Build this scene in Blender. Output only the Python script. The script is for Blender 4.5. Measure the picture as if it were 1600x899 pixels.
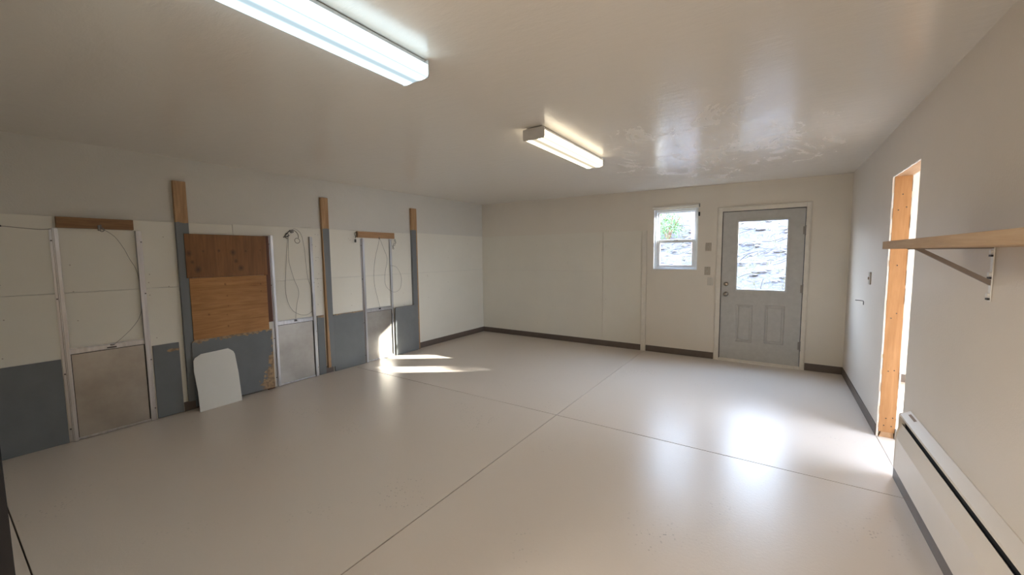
import bpy, bmesh, math, random
from mathutils import Vector, Matrix
random.seed(7)
PI = math.pi
for o in list(bpy.data.objects):
    bpy.data.objects.remove(o, do_unlink=True)
scene = bpy.context.scene
COL = scene.collection

# ------------------------------------------------------------------ camera
W, CEIL = 5.571, 2.475
YAW, PITCH, ROLL = math.radians(33.632), math.radians(-4.656), math.radians(-0.592)
fwd = Vector((-math.sin(YAW) * math.cos(PITCH), math.cos(YAW) * math.cos(PITCH), math.sin(PITCH)))
rgt = Vector((math.cos(YAW), math.sin(YAW), 0))
upv = rgt.cross(fwd)
r2 = math.cos(ROLL) * rgt + math.sin(ROLL) * upv
u2 = -math.sin(ROLL) * rgt + math.cos(ROLL) * upv
cam_d = bpy.data.cameras.new('camera')
cam = bpy.data.objects.new('camera', cam_d)
COL.objects.link(cam)
m = Matrix((r2, u2, -fwd)).transposed().to_4x4()
m.translation = Vector((4.827, -6.2125, 1.5094))
cam.matrix_world = m
cam_d.sensor_width = 36
cam_d.lens = 616.74 * 36 / 1600
cam_d.clip_start = 0.01
scene.camera = cam

# ------------------------------------------------------------------ exposure, sky, sun, portals
vs = scene.view_settings
vs.view_transform = 'Standard'
vs.look = 'None'
vs.gamma = 1
vs.use_curve_mapping = False
vs.exposure = 0.62
SKY = 18.0
LAMP1, LAMP2 = 17.0, 16.0
SUN = 22.0

wd = bpy.data.worlds.new('sky')
scene.world = wd
wd.use_nodes = True
nt = wd.node_tree
nt.nodes.clear()
wo = nt.nodes.new('ShaderNodeOutputWorld')
bg = nt.nodes.new('ShaderNodeBackground')
tc = nt.nodes.new('ShaderNodeTexCoord')
sx = nt.nodes.new('ShaderNodeSeparateXYZ')
rp = nt.nodes.new('ShaderNodeValToRGB')
rp.color_ramp.elements[0].position = 0.0
rp.color_ramp.elements[0].color = (0.80, 0.88, 1.0, 1)
rp.color_ramp.elements[1].position = 0.8
rp.color_ramp.elements[1].color = (0.50, 0.68, 1.0, 1)
nt.links.new(tc.outputs['Generated'], sx.inputs[0])
nt.links.new(sx.outputs[2], rp.inputs[0])
nt.links.new(rp.outputs[0], bg.inputs[0])
bg.inputs[1].default_value = SKY
nt.links.new(bg.outputs[0], wo.inputs[0])

sun_d = bpy.data.lights.new('sun', 'SUN')
sun_d.energy = SUN
sun_d.angle = math.radians(0.6)
sun_d.color = (1.0, 0.95, 0.86)
sun = bpy.data.objects.new('sun', sun_d)
COL.objects.link(sun)
SUN_DIR = Vector((0.822, 0.570, 0.0)).normalized() * math.cos(math.radians(21)) + Vector((0, 0, math.sin(math.radians(21))))
sun.rotation_euler = SUN_DIR.to_track_quat('Z', 'Y').to_euler()
sun.location = (14, 9, 6)

def portal(name, loc, direction, sx_, sy_):
    d = bpy.data.lights.new(name, 'AREA')
    d.shape = 'RECTANGLE'
    d.size, d.size_y = sx_, sy_
    d.cycles.is_portal = True
    o = bpy.data.objects.new(name, d)
    COL.objects.link(o)
    o.location = loc
    o.rotation_euler = Vector(direction).to_track_quat('-Z', 'Z').to_euler()
portal('sky_portal', (4.68, 0.175, 1.47), (0, -1, 0), 0.62, 1.0)
portal('sky_portal', (3.59, 0.175, 1.72), (0, -1, 0), 0.62, 0.92)
portal('sky_portal', (7.78, -2.63, 1.3), (-1, 0, 0), 2.0, 1.45)
portal('sky_portal', (6.875, 0.19, 1.03), (0, -1, 0), .86, 2.1)

bay_fill_d = bpy.data.lights.new('bay_fill_light', 'AREA')  # unseen fill light added behind the camera to lift the right wall
bay_fill_d.shape = 'RECTANGLE'
bay_fill_d.size, bay_fill_d.size_y = 1.2, 1.2
bay_fill_d.energy = 170
bay_fill_d.color = (1.0, 0.96, 0.90)
bay_fill = bpy.data.objects.new('bay_fill_light', bay_fill_d)
COL.objects.link(bay_fill)
bay_fill.location = (2.2, -8.3, 2.55)

# ------------------------------------------------------------------ node helpers
class NT:
    def __init__(s, name):
        s.m = bpy.data.materials.new(name)
        s.m.use_nodes = True
        s.t = s.m.node_tree
        s.t.nodes.clear()
        s.out = s.t.nodes.new('ShaderNodeOutputMaterial')
        s.tc = s.t.nodes.new('ShaderNodeTexCoord')
    def n(s, ty, **kw):
        x = s.t.nodes.new('ShaderNode' + ty)
        for k, v in kw.items():
            setattr(x, k, v)
        return x
    def l(s, a, b):
        s.t.links.new(a, b)
    def val(s, sock, v):
        if hasattr(v, 'links') or isinstance(v, bpy.types.NodeSocket):
            s.l(v, sock)
        elif isinstance(v, (tuple, list)):
            sock.default_value = (*v, 1) if len(v) == 3 and sock.type == 'RGBA' else v
        else:
            sock.default_value = v
    def coord(s, scale=(1, 1, 1), loc=(0, 0, 0)):
        mp = s.n('Mapping')
        s.l(s.tc.outputs['Object'], mp.inputs[0])
        mp.inputs['Scale'].default_value = scale
        mp.inputs['Location'].default_value = loc
        return mp.outputs[0]
    def noise(s, scale, detail=4, rough=.55, sc=(1, 1, 1), loc=(0, 0, 0), dist=0):
        x = s.n('TexNoise')
        s.l(s.coord(sc, loc), x.inputs['Vector'])
        x.inputs['Scale'].default_value = scale
        x.inputs['Detail'].default_value = detail
        x.inputs['Roughness'].default_value = rough
        x.inputs['Distortion'].default_value = dist
        return x.outputs[0]
    def vor(s, scale, sc=(1, 1, 1), feature='F1', out='Distance'):
        x = s.n('TexVoronoi', feature=feature)
        s.l(s.coord(sc), x.inputs['Vector'])
        x.inputs['Scale'].default_value = scale
        return x.outputs[out]
    def ramp(s, f, a, b, c0=(0, 0, 0), c1=(1, 1, 1)):
        x = s.n('MapRange')
        x.inputs[1].default_value = a
        x.inputs[2].default_value = b
        s.l(f, x.inputs[0])
        return x.outputs[0]
    def math(s, op, a, b=0.0, c=0.0):
        x = s.n('Math', operation=op)
        s.val(x.inputs[0], a); s.val(x.inputs[1], b); s.val(x.inputs[2], c)
        return x.outputs[0]
    def mix(s, f, a, b):
        x = s.n('Mix', data_type='RGBA')
        s.val(x.inputs[0], f); s.val(x.inputs[6], a); s.val(x.inputs[7], b)
        return x.outputs[2]
    def xyz(s):
        x = s.n('SeparateXYZ')
        s.l(s.tc.outputs['Object'], x.inputs[0])
        return x.outputs
    def bump(s, h, strength=.3, dist=.01):
        x = s.n('Bump')
        x.inputs['Strength'].default_value = strength
        x.inputs['Distance'].default_value = dist
        s.l(h, x.inputs['Height'])
        return x.outputs[0]
    def bsdf(s, color, rough=.6, metal=0, normal=None, spec=.5, coat=0, coat_r=.1):
        b = s.n('BsdfPrincipled')
        s.val(b.inputs['Base Color'], color)
        s.val(b.inputs['Roughness'], rough)
        s.val(b.inputs['Metallic'], metal)
        b.inputs['Specular IOR Level'].default_value = spec
        b.inputs['Coat Weight'].default_value = coat
        b.inputs['Coat Roughness'].default_value = coat_r
        if normal is not None:
            s.l(normal, b.inputs['Normal'])
        s.l(b.outputs[0], s.out.inputs[0])
        return s.m

def simple(name, color, rough=.6, metal=0, bump=0, scale=60, spec=.5, var=.06):
    t = NT(name)
    n = t.noise(scale * .15, 5, .6)
    c2 = tuple(max(0, c * (1 - var * 2)) for c in color)
    col = t.mix(t.ramp(n, .3, .7), c2, color)
    nr = t.bump(t.noise(scale, 3), bump, .004) if bump else None
    return t.bsdf(col, rough, metal, nr, spec)

M = {}
def wall_mat(name, color, rough, bump, big):
    t = NT(name)
    col = t.mix(t.ramp(t.noise(1.3, 4, .6), .3, .7), tuple(c * .95 for c in color), color)
    h = t.math('ADD', t.noise(90, 3, .6), t.math('MULTIPLY', t.noise(9, 3, .6), big))
    return t.bsdf(col, rough, 0, t.bump(h, bump, .004), .4)
WALL = (0.76, 0.70, 0.605)
M['wall'] = wall_mat('painted_drywall', WALL, .55, .25, 1.0)
M['wall_right'] = wall_mat('painted_drywall_satin', (0.73, 0.66, 0.58), .5, .25, .5)
M['wall_upper'] = wall_mat('textured_drywall', (0.68, 0.645, 0.575), .7, .6, 2.2)
M['panel'] = wall_mat('painted_hardboard', (0.78, 0.74, 0.645), .5, .15, .6)

def ceiling_mat():
    t = NT('semi_gloss_ceiling_paint')
    col = (0.78, 0.735, 0.665)
    xyz = t.xyz()                                           # smeared, touched-up glossy paint in front of the door
    dx = t.math('DIVIDE', t.math('SUBTRACT', xyz[0], 4.3), 1.25)
    dy = t.math('DIVIDE', t.math('SUBTRACT', xyz[1], -1.9), 1.7)
    dd = t.math('SQRT', t.math('ADD', t.math('MULTIPLY', dx, dx), t.math('MULTIPLY', dy, dy)))
    dd = t.math('ADD', dd, t.math('MULTIPLY_ADD', t.noise(2.2, 4, .6), .8, -.4))
    area = t.math('SUBTRACT', 1.0, t.ramp(dd, .55, 1.05))
    smear = t.ramp(t.noise(2.4, 6, .65, (1.6, .9, 1), (0, 0, 0), 1.2), .40, .62)
    rough = t.math('ADD', .215, t.math('MULTIPLY', area, t.math('MULTIPLY_ADD', smear, .22, -.09)))
    h = t.math('ADD', t.noise(7, 4, .65, (1, 3.0, 1)), t.math('MULTIPLY', t.noise(70, 2), .2))
    return t.bsdf(col, rough, 0, t.bump(h, .22, .008), .6)
M['ceiling'] = ceiling_mat()

def floor_mat():
    t = NT('epoxy_coated_concrete')
    a = t.noise(1.1, 5, .6)
    col = (0.71, 0.62, 0.535)
    pits = t.vor(38)
    patch = t.ramp(t.noise(1.7, 3, .6, (1, 1, 1), (4, 2, 0)), .56, .68)
    pm = t.math('MULTIPLY', t.math('LESS_THAN', pits, .19), patch)
    col = t.mix(t.math('MULTIPLY', pm, .55), col, (0.30, 0.25, 0.21))
    rough = t.math('MULTIPLY_ADD', a, .10, .25)
    h = t.noise(60, 4, .7)
    return t.bsdf(col, rough, 0, t.bump(h, .22, .004), .5)
M['floor'] = floor_mat()
M['joint'] = simple('dark_joint_filler', (0.10, 0.075, 0.055), .9)
M['vinyl'] = simple('brown_vinyl_base', (0.13, 0.10, 0.08), .45, 0, .1, 80)
M['trim'] = simple('white_trim_paint', (0.76, 0.71, 0.62), .4, 0, .05, 60)
M['window_white'] = simple('white_vinyl', (0.82, 0.84, 0.85), .35)
M['door'] = simple('grey_door_paint', (0.50, 0.49, 0.46), .42, 0, .05, 90)
M['door_lite'] = simple('grey_lite_frame', (0.56, 0.56, 0.53), .4)
M['dark'] = simple('near_black', (0.02, 0.018, 0.017), .7)
M['navy'] = simple('dark_navy_paint', (0.010, 0.011, 0.016), .8)
M['steel'] = simple('satin_nickel', (0.36, 0.32, 0.27), .22, 1, 0, 80)
M['bronze'] = simple('dull_hinge_metal', (0.28, 0.26, 0.24), .45, .9)
M['screw'] = simple('dark_screw_head', (0.06, 0.055, 0.05), .5, .6)
M['cable'] = simple('thin_steel_cable', (0.22, 0.20, 0.17), .5, .5)
M['plate_tan'] = simple('tan_switch_plate', (0.45, 0.39, 0.31), .4)
M['plate_cream'] = simple('cream_cover_plate', (0.60, 0.57, 0.49), .4)
M['housing'] = simple('white_enamel_housing', (0.62, 0.61, 0.59), .35)
M['heater'] = simple('cream_enamel_heater', (0.72, 0.64, 0.545), .38, 0, .04, 60, var=.01)
M['heater_mark'] = simple('brown_scuff', (0.30, 0.20, 0.13), .7)
M['bracket'] = simple('taupe_painted_steel', (0.23, 0.19, 0.165), .5, .2)
M['bracket_white'] = simple('white_painted_steel', (0.85, 0.83, 0.79), .4, .1)
M['gypsum'] = wall_mat('torn_gypsum', (0.74, 0.71, 0.66), .9, .9, 1.5)

def alu():
    t = NT('mill_aluminium')
    n = t.noise(30, 4, .6, (1, 1, .05))
    col = t.mix(t.ramp(n, .3, .7), (0.42, 0.41, 0.41), (0.60, 0.59, 0.60))
    r = t.math('MULTIPLY_ADD', n, .2, .22)
    return t.bsdf(col, r, .9, t.bump(n, .05, .002))
M['alu'] = alu()
def sheet(name, c0, c1, r0):
    t = NT(name)
    n = t.noise(3.2, 5, .6)
    col = t.mix(t.ramp(n, .3, .7), c0, c1)
    f = t.noise(160, 3, .6)
    r = t.math('MULTIPLY_ADD', n, .2, r0)
    return t.bsdf(col, r, .85, t.bump(t.math('ADD', f, t.math('MULTIPLY', t.noise(4, 2), 2)), .08, .003))
M['sheet'] = sheet('scuffed_aluminium_sheet', (0.34, 0.31, 0.275), (0.46, 0.43, 0.385), .28)

def wood(name, dark, light, axis='z', knots=(), scale=1.0, rough=.55, knot_r=.02, knot_col=(0.05, 0.025, 0.012)):
    """grain runs along axis; knots are (y, z, r) spots on a face normal to x"""
    t = NT(name)
    sc = {'z': (9, 9, .7), 'y': (9, .7, 9), 'x': (.7, 9, 9)}[axis]
    g = t.noise(2.2 * scale, 6, .65, sc, (0, 0, 0), 1.3)
    g2 = t.noise(11 * scale, 4, .6, sc)
    g3 = t.noise(1.6, 3, .5, (1, 1, 1), (3, 0, 1))
    f = t.math('ADD', t.math('MULTIPLY', g, .6), t.math('MULTIPLY', g2, .25))
    f = t.math('ADD', f, t.math('MULTIPLY', g3, .25))
    col = t.mix(t.ramp(f, .40, .70), dark, light)
    if knots:
        xyz = t.xyz()
        wob = t.math('MULTIPLY', t.noise(40, 3), .012)
        for ky, kz, kr in knots:
            dy = t.math('SUBTRACT', xyz[1], ky)
            dz = t.math('MULTIPLY', t.math('SUBTRACT', xyz[2], kz), .8)
            d = t.math('SQRT', t.math('ADD', t.math('MULTIPLY', dy, dy), t.math('MULTIPLY', dz, dz)))
            d = t.math('ADD', d, wob)
            k = t.math('SUBTRACT', 1.0, t.ramp(d, kr * .35, kr * 1.6))
            col = t.mix(t.math('MULTIPLY', k, .85), col, knot_col)
    return t.bsdf(col, rough, 0, t.bump(g2, .15, .003), .35)
M['pine'] = wood('bare_pine', (0.33, 0.175, 0.075), (0.50, 0.30, 0.145), 'z')
M['pine_y'] = wood('stained_pine_rail', (0.20, 0.10, 0.044), (0.35, 0.19, 0.085), 'y')
M['pine_y_light'] = wood('light_pine_rail', (0.33, 0.18, 0.085), (0.50, 0.30, 0.155), 'y')
M['jamb'] = wood('rough_stud', (0.33, 0.155, 0.055), (0.46, 0.24, 0.098), 'z', rough=.5)
M['jamb_head'] = wood('rough_header', (0.36, 0.21, 0.11), (0.50, 0.32, 0.18), 'y')
M['shelf'] = wood('raw_shelf_board', (0.38, 0.245, 0.135), (0.50, 0.345, 0.205), 'y', rough=.6)
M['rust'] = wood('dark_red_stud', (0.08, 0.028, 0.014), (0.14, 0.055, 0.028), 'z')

GREY = (0.172, 0.182, 0.187)
TAN = (0.42, 0.28, 0.15)
def half_paint(name, z_cut, y0, y1, edge):
    """post: bare pine above z_cut, grey paint below on the face (+x); the sides stay bare"""
    t = NT(name)
    xyz = t.xyz()
    g = t.noise(2.4, 6, .65, (9, 9, .7), (0, 0, 0), 1.2)
    pine = t.mix(t.ramp(g, .35, .65), (0.33, 0.185, 0.085), (0.49, 0.30, 0.15))
    wob = t.math('MULTIPLY_ADD', t.noise(22, 3), .03, -.015)
    m1 = t.math('LESS_THAN', t.math('ADD', xyz[2], wob), z_cut)
    geo = t.n('NewGeometry')
    sn = t.n('SeparateXYZ')
    t.l(geo.outputs['True Normal'], sn.inputs[0])
    face = t.math('GREATER_THAN', sn.outputs[0], .5) if edge == 'face' else t.math('LESS_THAN', sn.outputs[1], .5)
    m2 = t.math('MULTIPLY', m1, face)
    if edge == 'face':      # a bare strip along the -y edge, wider lower down
        lim = t.math('MULTIPLY_ADD', t.ramp(xyz[2], 1.75, .1), .030, .004)
        m2 = t.math('MULTIPLY', m2, t.math('GREATER_THAN', t.math('ADD', xyz[1], t.math('MULTIPLY', wob, .4)), lim))
    if edge == 'right':
        m2 = t.math('MULTIPLY', m2, t.math('LESS_THAN', t.math('ADD', xyz[1], t.math('MULTIPLY', wob, .8)), y1 - .022))
    col = t.mix(m2, pine, GREY)
    return t.bsdf(col, .5, 0, t.bump(g, .1, .003), .4)

def chipped(name, y0, y1, z0, z1, right=0, top=0, extra=()):
    """grey painted plywood; paint chipped off to tan along the right (+y) and top edges"""
    t = NT(name)
    xyz = t.xyz()
    n = t.noise(26, 5, .62)
    n2 = t.noise(7, 3, .6)
    nn = t.math('ADD', t.math('MULTIPLY', n, .6), t.math('MULTIPLY', n2, .4))
    base = t.mix(t.ramp(t.noise(5, 5, .6), .3, .7), tuple(c * .86 for c in GREY), GREY)
    mask = None
    def acc(mm):
        nonlocal mask
        mask = mm if mask is None else t.math('MAXIMUM', mask, mm)
    if right:
        d = t.math('SUBTRACT', y1, xyz[1])
        lowz = t.ramp(xyz[2], z1 - .15, z0)            # wider towards the bottom
        thr = t.math('MULTIPLY', lowz, right)
        acc(t.math('LESS_THAN', t.math('ADD', d, t.math('MULTIPLY', t.math('SUBTRACT', nn, .5), right * 3.2)), t.math('SUBTRACT', thr, .012)))
    if top:
        d = t.math('SUBTRACT', z1, xyz[2])
        acc(t.math('LESS_THAN', t.math('ADD', d, t.math('MULTIPLY', t.math('SUBTRACT', nn, .5), top * 3.4)), top * .45))
    for (cy, cz, ry, rz) in extra:
        dy = t.math('DIVIDE', t.math('SUBTRACT', xyz[1], cy), ry)
        dz = t.math('DIVIDE', t.math('SUBTRACT', xyz[2], cz), rz)
        d = t.math('SQRT', t.math('ADD', t.math('MULTIPLY', dy, dy), t.math('MULTIPLY', dz, dz)))
        acc(t.math('LESS_THAN', t.math('ADD', d, t.math('MULTIPLY', t.math('SUBTRACT', nn, .5), 3.5)), .85))
    if mask is not None:
        inner = t.mix(t.ramp(t.noise(30, 3), .4, .6), (0.24, 0.165, 0.10), TAN)
        col = t.mix(mask, base, inner)
    else:
        col = base
    return t.bsdf(col, .55, 0, t.bump(t.noise(70, 3), .15, .003), .4)

def glass():
    t = NT('clear_window_glass')
    tr = t.n('BsdfTransparent')
    tr.inputs[0].default_value = (0.96, 0.98, 0.98, 1)
    gl = t.n('BsdfGlossy')
    gl.inputs['Roughness'].default_value = 0.02
    fr = t.n('Fresnel')
    fr.inputs[0].default_value = 1.45
    mx = t.n('MixShader')
    geo = t.n('NewGeometry')
    fac = t.math('MULTIPLY', fr.outputs[0], t.math('SUBTRACT', 1.0, geo.outputs['Backfacing']))
    t.l(fac, mx.inputs[0]); t.l(tr.outputs[0], mx.inputs[1]); t.l(gl.outputs[0], mx.inputs[2])
    t.l(mx.outputs[0], t.out.inputs[0])
    return t.m
M['glass'] = glass()

def lens_mat(name, col, hot, strength, width):
    """glowing prismatic wrap lens, brighter along its two tubes (object x = across)"""
    t = NT(name)
    xyz = t.xyz()
    q = t.math('DIVIDE', xyz[0], width)                    # -.5 .. .5
    a = t.math('ABSOLUTE', q)
    d = t.math('ABSOLUTE', t.math('SUBTRACT', a, .27))
    band = t.math('POWER', t.math('SUBTRACT', 1.0, t.ramp(d, .02, .25)), 3.6)
    side = t.math('GREATER_THAN', a, .47)                  # upright sides of the wrap lens
    ribs = t.math('MULTIPLY_ADD', t.math('SINE', t.math('MULTIPLY', xyz[0], 900.0)), .06, .94)
    st = t.math('MULTIPLY', t.math('MULTIPLY_ADD', band, strength * .965, strength * .035), ribs)
    st = t.math('ADD', st, t.math('MULTIPLY', side, strength * .13))
    em = t.n('Emission')
    t.l(t.mix(band, col, hot), em.inputs[0])
    t.l(st, em.inputs[1])
    gl = t.n('BsdfGlossy')
    gl.inputs['Roughness'].default_value = .25
    ad = t.n('MixShader')
    ad.inputs[0].default_value = .06
    t.l(em.outputs[0], ad.inputs[1]); t.l(gl.outputs[0], ad.inputs[2])
    t.l(ad.outputs[0], t.out.inputs[0])
    return t.m

# ------------------------------------------------------------------ mesh helpers
class MB:
    def __init__(s):
        s.bm = bmesh.new()
    def box(s, x0, x1, y0, y1, z0, z1, bev=0):
        vs_ = [s.bm.verts.new((x, y, z)) for x in (x0, x1) for y in (y0, y1) for z in (z0, z1)]
        fs = [(0, 1, 3, 2), (4, 6, 7, 5), (0, 4, 5, 1), (2, 3, 7, 6), (0, 2, 6, 4), (1, 5, 7, 3)]
        ff = [s.bm.faces.new([vs_[i] for i in f]) for f in fs]
        if bev:
            es = list({e for f in ff for e in f.edges})
            bmesh.ops.bevel(s.bm, geom=es, offset=bev, segments=2, affect='EDGES', profile=.5)
        return s
    def prism(s, pts, axis, a, b, bev=0):
        """pts: polygon in the two other axes, extruded from a to b along axis"""
        def P(p, v):
            return {'x': (v, p[0], p[1]), 'y': (p[0], v, p[1]), 'z': (p[0], p[1], v)}[axis]
        lo = [s.bm.verts.new(P(p, a)) for p in pts]
        hi = [s.bm.verts.new(P(p, b)) for p in pts]
        n = len(pts)
        ff = [s.bm.faces.new(lo), s.bm.faces.new(hi)]
        for i in range(n):
            ff.append(s.bm.faces.new((lo[i], lo[(i + 1) % n], hi[(i + 1) % n], hi[i])))
        if bev:
            es = list({e for f in ff[:2] for e in f.edges})
            bmesh.ops.bevel(s.bm, geom=es, offset=bev, segments=1, affect='EDGES')
        return s
    def cyl(s, c, r, depth, axis='x', seg=20, r2_=None):
        mat = {'x': Matrix.Rotation(PI / 2, 4, 'Y'), 'y': Matrix.Rotation(-PI / 2, 4, 'X'), 'z': Matrix()}[axis]
        bmesh.ops.create_cone(s.bm, cap_ends=True, segments=seg, radius1=r, radius2=r if r2_ is None else r2_, depth=depth,
                              matrix=Matrix.Translation(c) @ mat)
        return s
    def lathe(s, c, prof, axis='y', seg=24):
        """prof: (radius, distance along axis)"""
        rings = []
        for r, d in prof:
            ring = []
            for i in range(seg):
                a = 2 * PI * i / seg
                u, v = r * math.cos(a), r * math.sin(a)
                p = {'y': (u, d, v), 'x': (d, u, v), 'z': (u, v, d)}[axis]
                ring.append(s.bm.verts.new((c[0] + p[0], c[1] + p[1], c[2] + p[2])))
            rings.append(ring)
        for a, b in zip(rings, rings[1:]):
            for i in range(seg):
                s.bm.faces.new((a[i], a[(i + 1) % seg], b[(i + 1) % seg], b[i]))
        s.bm.faces.new(rings[0]); s.bm.faces.new(rings[-1])
        return s
    def tube(s, pts, r, seg=6, smooth=True):
        P = [Vector(p) for p in pts]
        if smooth and len(P) > 2:                          # Catmull-Rom
            Q = []
            E_ = [P[0] * 2 - P[1]] + P + [P[-1] * 2 - P[-2]]
            for i in range(1, len(E_) - 2):
                for k in range(5):
                    u = k / 5
                    a, b, c, d = E_[i - 1:i + 3]
                    Q.append(.5 * ((2 * b) + (c - a) * u + (2 * a - 5 * b + 4 * c - d) * u * u + (3 * b - a - 3 * c + d) * u ** 3))
            Q.append(P[-1])
            P = Q
        rings = []
        for i, p in enumerate(P):
            d = (P[min(i + 1, len(P) - 1)] - P[max(i - 1, 0)]).normalized()
            h = Vector((1, 0, 0)) if abs(d.x) < .8 else Vector((0, 1, 0))
            a = d.cross(h).normalized(); b = d.cross(a)
            rings.append([s.bm.verts.new(p + r * (math.cos(2 * PI * j / seg) * a + math.sin(2 * PI * j / seg) * b)) for j in range(seg)])
        for a, b in zip(rings, rings[1:]):
            for j in range(seg):
                s.bm.faces.new((a[j], a[(j + 1) % seg], b[(j + 1) % seg], b[j]))
        s.bm.faces.new(rings[0]); s.bm.faces.new(rings[-1])
        return s
    def torus(s, c, R_, r, normal=(1, 0, 0), seg=18):
        nrm = Vector(normal).normalized()
        h = Vector((0, 0, 1)) if abs(nrm.z) < .8 else Vector((1, 0, 0))
        a = nrm.cross(h).normalized(); b = nrm.cross(a)
        rings = []
        for i in range(seg):
            t = 2 * PI * i / seg
            d = math.cos(t) * a + math.sin(t) * b
            ring = []
            for j in range(6):
                u = 2 * PI * j / 6
                ring.append(s.bm.verts.new(Vector(c) + d * (R_ + r * math.cos(u)) + nrm * r * math.sin(u)))
            rings.append(ring)
        for i in range(seg):
            A, B = rings[i], rings[(i + 1) % seg]
            for j in range(6):
                s.bm.faces.new((A[j], A[(j + 1) % 6], B[(j + 1) % 6], B[j]))
        return s
    def build(s, name, mat, parent=None, smooth=False, origin=None):
        bmesh.ops.recalc_face_normals(s.bm, faces=s.bm.faces)
        off = Vector(origin) if origin is not None else Vector((0, 0, 0))
        if parent is not None and origin is None:
            off = world_loc(parent)
        if off.length:
            bmesh.ops.translate(s.bm, verts=s.bm.verts, vec=-off)
        me = bpy.data.meshes.new(name)
        s.bm.to_mesh(me)
        s.bm.free()
        if smooth:
            for p in me.polygons:
                p.use_smooth = True
        me.materials.append(mat)
        o = bpy.data.objects.new(name, me)
        COL.objects.link(o)
        if parent is not None:
            o.parent = parent
            o.location = off - world_loc(parent)
        else:
            o.location = off
        return o

def world_loc(o):
    v = Vector(o.location)
    p = o.parent
    while p is not None:
        v += Vector(p.location)
        p = p.parent
    return v
def tag(o, label, cat, group=None):
    o['label'] = label
    o['category'] = cat
    if group:
        o['group'] = group
    return o
def thing(name, loc, label, cat, group=None):
    o = bpy.data.objects.new(name, None)
    COL.objects.link(o)
    o.location = loc
    o.empty_display_size = .1
    return tag(o, label, cat, group)
def struct(o):
    o['kind'] = 'structure'
    return o
def rect_wall(mb, axis, a, b, u0, u1, z0, z1, holes):
    """wall slab between a and b along axis, spanning u0..u1 and z0..z1 with rectangular holes (u0,u1,z0,z1)"""
    us = sorted({u0, u1, *[h[0] for h in holes], *[h[1] for h in holes]})
    for p, q in zip(us, us[1:]):
        cuts = sorted([(h[2], h[3]) for h in holes if h[0] <= p + 1e-6 and h[1] >= q - 1e-6])
        z = z0
        for c0, c1 in cuts + [(z1, z1)]:
            if c0 > z + 1e-6:
                if axis == 'y':
                    mb.box(p, q, a, b, z, c0)
                else:
                    mb.box(a, b, p, q, z, c0)
            z = c1
    return mb

# ------------------------------------------------------------------ the room shell
FRONT = -6.14
WT = 0.16
X2 = 7.6                                     # far side of the adjoining room
OP = (-2.668, -1.957, 2.09)                  # doorway in the right wall: y0, y1, head height
WX = W + 0.125                               # far face of the right wall
# floor: poured slabs with open joints
base = struct(MB().box(-.15, X2 + .15, FRONT - .16, WT, -.12, -.012).build('floor', M['joint']))
J = .0034
for x0, x1, y0, y1 in [(0, 3.16, -2.97, 0), (3.16, W, -2.97, 0), (0, 3.16, -6.015, -2.97), (3.16, W, -6.015, -2.97),
                       (0, 3.16, FRONT - .16, -6.015), (3.16, W, FRONT - .16, -6.015), (W, X2, -4.6, 0)]:
    MB().box(x0 + J, x1 - (J if x1 < W else 0), y0 + J, y1 - J, -.012, 0, .0012).build('floor_slab', M['floor'], base)

# ceiling: one sheet, a little out of level
mb = MB()
def cz(x, y):
    u, v = x / W, min(1, -y / 6.1)
    return (2.503 * (1 - u) + 2.440 * u) * (1 - v) + (2.467 * (1 - u) + 2.488 * u) * v
NX, NY = 10, 12
g = [[mb.bm.verts.new((W * i / NX, (FRONT - .02) * j / NY, cz(W * i / NX, (FRONT - .02) * j / NY))) for j in range(NY + 1)] for i in range(NX + 1)]
for i in range(NX):
    for j in range(NY):
        mb.bm.faces.new((g[i][j], g[i][j + 1], g[i + 1][j + 1], g[i + 1][j]))
ext = bmesh.ops.extrude_face_region(mb.bm, geom=list(mb.bm.faces))
for v in [e for e in ext['geom'] if isinstance(e, bmesh.types.BMVert)]:
    v.co.z = 2.62
struct(mb.build('ceiling', M['ceiling'], smooth=False))
struct(MB().box(WX, X2, -4.6, 0, 2.45, 2.62).build('ceiling', M['wall']))

# back wall with window and door openings
DX0, DX1, DZ1 = 4.205, 5.14, 2.08
mb = rect_wall(MB(), 'y', 0, WT, -WT, W + .06, -.1, 2.62, [(3.283, 3.897, 1.275, 2.168), (DX0, DX1, -.1, DZ1)])
wall_back = struct(mb.build('wall_back', M['wall']))
# painted boards on the back wall (their joints show)
PT = .009
for x0, x1, z0, z1 in [(0.0, 2.488, .0, 1.238), (0.0, 2.488, 1.241, 1.872), (2.492, 3.117, .0, 1.868)]:
    MB().box(x0 + (.0015 if x0 else .001), x1 - .0025, -PT, 0, z0 + .001, z1 - .001, .0015).build('wall_board', M['panel'], wall_back)
mb = MB()
random.seed(3)
for i in range(16):
    x = random.choice([.62, 1.24, 1.86, 2.44, 2.54, 3.06]) + random.uniform(-.01, .01)
    mb.cyl((x, -PT - .0005, random.choice([.35, .75, 1.1, 1.35, 1.7]) + random.uniform(-.08, .08)), .004, .002, 'y', 8)
no = mb.build('nail_heads', M['plate_tan'], wall_back)
no['kind'] = 'stuff'
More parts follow.
